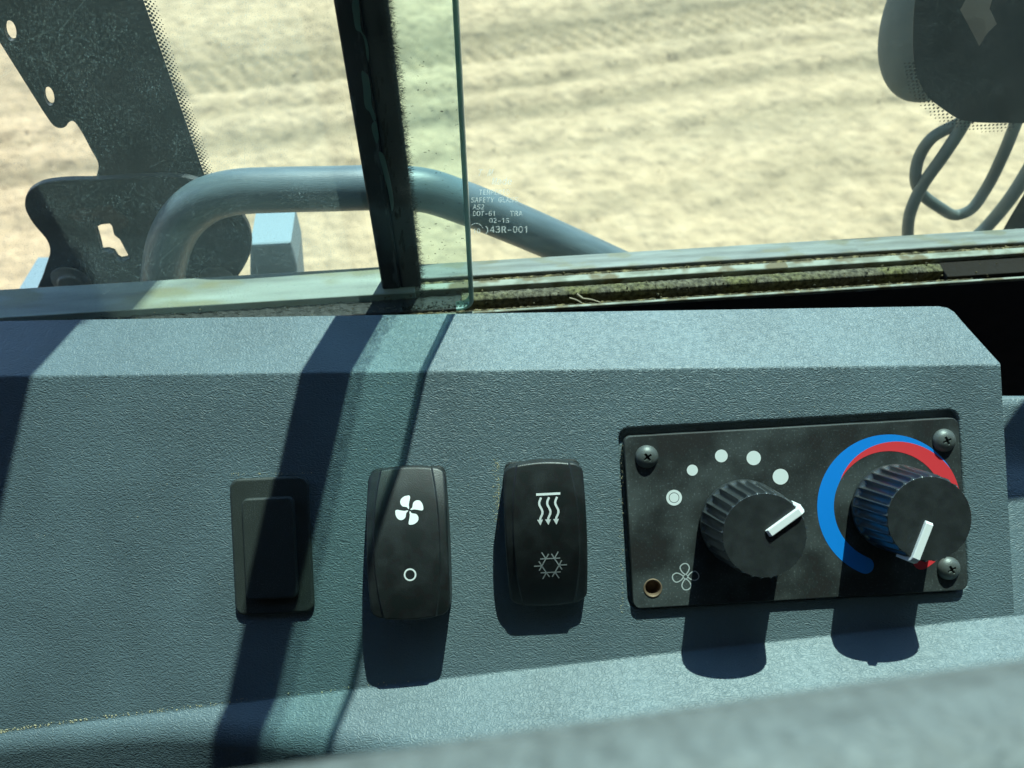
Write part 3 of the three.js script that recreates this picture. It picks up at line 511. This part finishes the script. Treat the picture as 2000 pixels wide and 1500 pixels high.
  // pale scuffs and dried mud along the foot of the pane, left of the seal
  const sw = 2048, shh = 128, sv = document.createElement('canvas'); sv.width = sw; sv.height = shh; const s = sv.getContext('2d'); s.fillStyle = '#000'; s.fillRect(0, 0, sw, shh); s.strokeStyle = '#fff'; s.lineCap = 'round';
  for (let k = 0; k < 520; k++) { const x = Math.pow(rnd(), 0.7) * sw, y = shh * (0.15 + 0.75 * rnd()), l = 4 + rnd() * 26; s.globalAlpha = 0.12 + rnd() * 0.42; s.lineWidth = 1 + rnd() * 7; s.beginPath(); s.moveTo(x, y); s.quadraticCurveTo(x + l / 2, y + (rnd() - 0.5) * 26, x + l, y + (rnd() - 0.5) * 14); s.stroke(); }
  const st = new THREE.CanvasTexture(sv), sp = new THREE.PlaneGeometry(0.135, 0.0075); sp.translate(-0.027 - 0.0675, 0.0050, 0.35 * mm);
  part('dried_scuffs', sp, std({ color: rgb(0.36, 0.38, 0.27), alphaMap: st, transparent: true, roughness: 1 }), t);
}
{
  const t = inWin('fixed_pane', 'outer glass pane with black seal post and etched safety marks', 'window pane');
  const xl = wl(742, 530, 14).x, xr = wl(828, 530, 14).x, zP = zo(17.6), sw = xr - xl;
  part('glass', pane(xl + 0.002, 0.5, 0.0004, TOPY, zP), glass([0.80, 0.965, 0.92]), t);
  const stain = tex(512, 0.04, (u, v) => { const s = sm(0.18, 0.5, fbm(u * 5, v * 3, 15, 171, 5)), k = lerp(0.008, 0.055, s); return [k, k * 1.0, k * 1.08]; });
  const rub = std({ map: sized(stain, 0.02, 0.05), roughness: 0.55, bumpMap: mottle, bumpScale: 0.3 * mm });
  part('seal_body', box(xl, xl + sw * 0.42, 0.0006, TOPY, zo(19), zo(12.2), 0.8 * mm), rub, t);
  part('seal_fin', box(xl + sw * 0.42 + 0.0001, xl + sw * 0.90, 0.0006, TOPY, zo(18), zo(12.6), 0.6 * mm), std({ color: rgb(0.006, 0.008, 0.009), roughness: 0.9 }), t);
  const hairs = [], hp = [], hn = []; for (let k = 0; k < 15000; k++) { const y = Math.pow(rnd(), 1) * 0.30 + 0.0008, a = (rnd() - 0.5) * 1.5 + 0.2 * Math.sin(y * 400), l = (0.6 + rnd() * rnd() * 1.9) * mm, x = xl + sw * 0.885 + (rnd() * rnd() * 2.4) * mm - 0.2 * mm, z = zo(2.5 + rnd() * 14), w = 0.06 * mm, dx = Math.cos(a) * l, dy = Math.sin(a) * l; hp.push(x, y - w, z, x + dx, y + dy, z + (rnd() - 0.5) * l, x, y + w, z); }
  const hg = new THREE.BufferGeometry(); hg.setAttribute('position', new THREE.Float32BufferAttribute(hp, 3)); hg.setAttribute('uv', new THREE.Float32BufferAttribute(new Float32Array(hp.length / 3 * 2), 2)); hg.computeVertexNormals();
  part('pile_brush', hg, std({ color: rgb(0.016, 0.026, 0.026), roughness: 0.9 }), t, null, 'stuff');
  const film = std({ color: rgb(0.075, 0.13, 0.115), roughness: 0.5 });
  for (const pts of [[[688, 4], [697, -8], [702, 15], [706, 60], [714, 72], [720, 95], [720, 120], [716, 110], [712, 80], [704, 62], [696, 58], [690, 30]], [[707, 138], [714, 142], [719, 148], [724, 175], [726, 205], [734, 232], [730, 236], [722, 218], [714, 210], [709, 170]], [[726, 244], [733, 236], [737, 250], [740, 268], [736, 280], [730, 266]], [[740, 296], [748, 300], [757, 330], [764, 360], [769, 398], [766, 412], [758, 372], [747, 330]]])
    part('peeling_film', extrude(wall(closedSpline(pts, 40), 12.0), 0.25 * mm).translate(0, 0, zo(12.0)), film, t);
  // etched marks
  const cw = 1024, ch = 1024, cv = document.createElement('canvas'); cv.width = cw; cv.height = ch; const c = cv.getContext('2d'); c.fillStyle = '#000'; c.fillRect(0, 0, cw, ch); c.fillStyle = c.strokeStyle = '#fff';
  const word = (s, px, py, size, sk = 0) => { c.save(); c.translate((px - 900) / 180 * cw, (py - 310) / 170 * ch); c.transform(1, 0, -0.06 + sk, 1.06, 0, 0); c.font = `bold ${size * cw / 180}px monospace`; c.fillText(s, 0, 0); c.restore(); };
  word('T M', 931, 341, 17, -0.25); word('Made', 961, 357, 17, -0.1); word('TEMPERED', 936, 376, 13); word('SAFETY GLASS', 920, 391, 13.2); word('AS2', 924, 405, 13.5); word('DOT-61', 924, 418, 13.5); word('TRA', 998, 418, 13.5); word('02-15', 958, 432, 13); word(')43R-001', 947, 452, 18);
  c.lineWidth = 8; c.beginPath(); c.arc((932 - 900) / 180 * cw, (446 - 310) / 170 * ch, 78, -2.4, -0.2); c.stroke(); word('10', 925, 453, 13);
  c.globalCompositeOperation = 'destination-out'; 
  c.globalCompositeOperation = 'source-over'; c.fillStyle = '#000'; for (let k = 0; k < 2600; k++) { c.globalAlpha = rnd() * 0.8; c.fillRect(rnd() * cw, rnd() * ch, 3 + rnd() * 9, 2 + rnd() * 12); }
  for (let x = 0; x < cw; x += 34) { c.globalAlpha = 0.8; c.fillRect(x + rnd() * 12, 0, 5, ch); }
  const et = new THREE.CanvasTexture(cv), z = 16.9, corners = [wl(900, 310, z), wl(1080, 310, z), wl(900, 480, z), wl(1080, 480, z)];
  const eg = new THREE.PlaneGeometry(1, 1); eg.attributes.position.array.set(corners.flatMap((p) => [p.x, p.y, zo(z)])); eg.computeVertexNormals();
  part('etched_mark', eg, phy({ color: rgb(0.75, 0.78, 0.72), alphaMap: et, transparent: true, opacity: 0.5, roughness: 1, transmission: 0.75, thickness: 0 }), t);
  part('dust_film', pane(xl + 0.016, 0.3, 0.0006, 0.25, zo(16.8)), film0, t);
}

// ---------------------------------------------------------------- beyond the window: cab post, outer glass with black print, hardware
const steel = (c, s, rough = 0.6) => std({ map: tex(512, 0.12, (u, v) => { const k = 1 + 0.5 * fbm(u * 7, v * 7, 7, s, 5), r = sm(0.34, 0.6, fbm(u * 5, v * 5, 5, s + 5, 4)); return [lerp(c[0] * k, 0.16, r * 0.7), lerp(c[1] * k, 0.07, r * 0.7), lerp(c[2] * k, 0.03, r * 0.7)]; }), roughness: rough, bumpMap: mottle, bumpScale: 0.15 * mm });
const up = (p, dy, dx = 0) => V2(p.x + dx, p.y + dy);
{
  const t = inWin('cab_post', 'dark upright cab post with oval holes and a notched edge at upper left', 'post'), o = 67;
  const e = wall([[250, -40], [404, 352]], o), l = wall(spline([[408, 372], [300, 380], [183, 372], [188, 345], [192, 322], [176, 290], [152, 247], [142, 237], [134, 240], [128, 248], [118, 251], [106, 247], [94, 233], [60, 180], [0, 85], [-60, -8]], 70), o);
  const vertX = wl(404, 352, o).x - 0.0015, outline = [V2(vertX, TOPY), V2(vertX, l[0].y), ...l, V2(l[l.length - 1].x - 0.16, l[l.length - 1].y + 0.22), V2(l[l.length - 1].x - 0.16, TOPY)];
  const oval = (px, py, rx, ry, a) => Array.from({ length: 24 }, (_, k) => { const w = k / 24 * 2 * Math.PI, x = rx * Math.cos(w), y = ry * Math.sin(w); return wl(px + x * Math.cos(a) - y * Math.sin(a), py + x * Math.sin(a) + y * Math.cos(a), o); });
  part('post_plate', extrude(outline, 2 * mm, 0.3 * mm, [oval(20.5, 60, 13, 22.5, -0.22), oval(96, 188, 11.5, 20.5, -0.22)]).translate(0, 0, zo(o) - 2 * mm), std({ color: rgb(0.016, 0.02, 0.021), roughness: 0.5, bumpMap: mottle, bumpScale: 0.1 * mm }), t);
}
{
  const t = inWin('outer_glass', 'outer tinted glass with black printed borders and halftone dots', 'window pane'), o = 65;
  const x0 = wl(200, 0, o).x, P = (px, py) => wl(px, py, o), dotsAt = [];
  const xe = P(404, 352).x, yb = P(404, 372).y;
  part('glass', pane(xe - 0.012, 0.7, -0.12, TOPY, zo(o)), glass([0.90, 1.0, 0.97]), t);
  const ink = std({ color: rgb(0.014, 0.018, 0.019), roughness: 0.5 });
  part('black_border', extrude([V2(xe - 0.012, yb), V2(xe, yb), V2(xe, TOPY), V2(xe - 0.012, TOPY)], 0.2 * mm).translate(0, 0, zo(o) + 0.3 * mm), ink, t);
  // corner print upper right, with a diamond left clear
  const cor = wall(spline([[1800, -60], [1787, -10], [1782, 60], [1784, 120], [1794, 160], [1812, 188], [1845, 215], [1872, 231], [1900, 237], [1960, 239], [2140, 238]], 60), o);
  const dia = wall([[1874, 18], [1890, -12], [1940, -12], [1932, 16], [1946, 46], [1926, 66], [1912, 90], [1903, 72]], o);
  part('black_corner', extrude([...cor, P(2140, -60)], 0.2 * mm, 0, [dia]).translate(0, 0, zo(o) + 0.3 * mm), ink, t);
  const dots = [], dot = (x, y, r) => { const g = new THREE.CircleGeometry(r, 7); g.translate(x, y, zo(o) + 0.4 * mm); dots.push(g); };
  for (let r = 0; r < 5; r++) for (let k = 0; k < 110; k++) dot(xe + (0.55 + r * 0.75) * mm, yb + (k + (r % 2) * 0.5) * 1.5 * mm, (0.54 - 0.085 * r) * mm);
  const ys = new Map(); const p00 = P(1780, 100);
  for (let i = -6; i < 70; i++) for (let j = -40; j < 12; j++) {           // dots around the rounded corner, smaller farther out
    const x = p00.x + i * 1.7 * mm + (j & 1) * 0.85 * mm, y = p00.y + j * 1.5 * mm; let d = 1; for (const q of cor) d = Math.min(d, Math.hypot(x - q.x, y - q.y));
    let inside = false; const poly = [...cor, P(2140, -60)]; for (let a = 0, b = poly.length - 1; a < poly.length; b = a++) if ((poly[a].y > y) !== (poly[b].y > y) && x < (poly[b].x - poly[a].x) * (y - poly[a].y) / (poly[b].y - poly[a].y) + poly[a].x) inside = !inside;
    if (!inside && d < 4.2 * mm && d > 0.3 * mm && y < p00.y - 0.003 && x < P(1985, 240).x) dot(x, y, (0.58 - d / mm * 0.07) * mm);
  }
  part('halftone_dots', join(...dots), ink, t, null, 'stuff');
  const low = wall([[1936, 490], [1950, 462], [1975, 418], [2010, 360], [2140, 330], [2140, 500]], o); part('black_corner', extrude(low, 0.2 * mm).translate(0, 0, zo(o) + 0.3 * mm), ink, t);
}
{ // handrail
  const o = 43, c = [[312, 640], [316, 580], [320, 530], [331, 478], [356, 430], [400, 393], [456, 376], [540, 371], [640, 369], [740, 367], [830, 372], [900, 394], [1000, 434], [1120, 486], [1240, 540], [1330, 582]].map(([x, y]) => { const p = wl(x, y, o); return V3(p.x, p.y, zo(o)); });
  const t = inWin('grab_rail', 'bent grey tubular grab rail outside the window', 'grab rail');
  part('tube', new THREE.TubeGeometry(new THREE.CatmullRomCurve3(c, false, 'centripetal'), 160, 8.2 * mm, 28), std({ color: rgb(0.10, 0.145, 0.165), roughness: 0.42, bumpMap: mottle, bumpScale: 0.05 * mm, map: tex(256, 0.5, (u, v) => 0.85 + 0.3 * fbm(u * 6, v * 6, 6, 191, 4)) }), t);
}
{ // bracket plate
  const o = 53, t = inWin('mounting_bracket', 'dark lobed steel bracket plate with keyhole opening behind the grab rail', 'bracket');
  const out = wall(closedSpline([[70, 600], [86, 530], [97, 492], [92, 472], [62, 434], [48, 404], [53, 378], [74, 362], [110, 354], [200, 351], [300, 345], [360, 347], [410, 365], [460, 405], [487, 447], [490, 490], [472, 530], [445, 565], [430, 600]], 120), o);
  const key = wall([[182, 443], [196, 436], [215, 434], [222, 441], [226, 458], [237, 467], [246, 484], [257, 505], [247, 511], [234, 513], [226, 508], [219, 497], [210, 494], [196, 495], [192, 478]], o);
  part('plate', extrude(out, 3 * mm, 0.6 * mm, [key], 3).translate(0, 0, zo(o) - 3 * mm), steel([0.022, 0.026, 0.027], 201, 0.6), t);
  const bolt = (px, py, r) => { const p = wl(px, py, o), pts = [[0.01, 3.2], [0.7, 3.2], [0.85, 2.6], [0.88, 1.0], [1.35, 1.0], [1.4, 0.2], [1.35, 0]].map(([a, b]) => V2(a * r * mm, b * mm)); const g = new THREE.LatheGeometry(pts, 6 * 5); g.rotateX(Math.PI / 2); g.translate(p.x, p.y, zo(o) + 0.2 * mm); part('bolt', boxUV(g), steel([0.16, 0.17, 0.15], 211, 0.5), t); };
  bolt(140, 548, 5.5); bolt(425, 545, 5.2);
}
const pale = std({ color: rgb(0.16, 0.225, 0.25), roughness: 0.6, bumpMap: mottle, bumpScale: 0.1 * mm });
{ const o = 78, p = wall([[488, 478], [568, 474], [580, 520], [590, 640], [488, 640]], o), t = inWin('step_box', 'pale blue grey painted box right of the bracket', 'metal box'); part('box_body', extrude(p, 26 * mm, 1.2 * mm).translate(0, 0, zo(o) - 26 * mm), pale, t); }
{ const h = -0.075, lev = (px, py) => { const r = at(px, py, 1).sub(EYE), k = (W0.y + h - EYE.y) / r.y, q = EYE.clone().addScaledVector(r, k).sub(W0); return V2(q.dot(WD), q.dot(OUT)); }, p = [[-10, 640], [74, 502], [170, 502], [170, 640]].map(([x, y]) => lev(x, y)), t = inWin('body_panel', 'pale blue grey metal sheet at far left behind the bracket', 'metal panel'); part('sheet', extrude(p, 3 * mm, 0.5 * mm).rotateX(-Math.PI / 2).translate(0, h - 3 * mm, 0), pale, t); }
{ // lamp housing behind the printed corner, and its cables
  const o = 100, t = inWin('lamp_housing', 'grey rounded lamp housing half hidden behind the black glass corner', 'lamp housing'), c = wl(1862, 10, o), e = wl(1736, 20, o), f = wl(1862, 190, o);
  const g = new THREE.SphereGeometry(1, 48, 32); g.scale(c.x - e.x, c.y - f.y, 0.02); g.translate(c.x, c.y, zo(o)); part('shell', g, std({ color: rgb(0.055, 0.068, 0.062), roughness: 0.8 }), t);
  const s = extrude(wall([[1850, -60], [1960, -60], [1960, 110], [1850, 110]], 71), 2 * mm, 0.5 * mm).translate(0, 0, zo(73.5)); part('backing_strip', s, std({ color: rgb(0.27, 0.20, 0.16), roughness: 0.8 }), t);
}
const cable = (pts, o, r, label) => { const c = pts.map(([x, y], i) => { const p = wl(x, y, o + (i % 2) * 1.5); return V3(p.x, p.y, zo(o + (i % 2) * 1.5)); }), t = inWin('cable', label, 'cable', 'cables under the lamp housing'); part('sheath', new THREE.TubeGeometry(new THREE.CatmullRomCurve3(c, false, 'centripetal'), 90, r * mm, 14), std({ color: rgb(0.075, 0.095, 0.088), roughness: 0.55 }), t); };
cable([[1900, 225], [1868, 243], [1822, 268], [1796, 305], [1788, 345], [1800, 378], [1835, 405], [1868, 420], [1895, 410], [1925, 370], [1960, 300], [1990, 225]], 82, 2.6, 'looped grey cable that swings left and back up below the corner');
cable([[1905, 190], [1880, 245], [1845, 300], [1800, 365], [1778, 415], [1773, 470], [1778, 540]], 77, 2.7, 'straight grey cable crossing in front of the loop down to the sill');
cable([[2060, 240], [2010, 330], [1975, 385], [1930, 440], [1890, 480], [1840, 540]], 88, 3.2, 'thick grey cable at the right edge running down to the sill');

renderer.render(scene, camera);
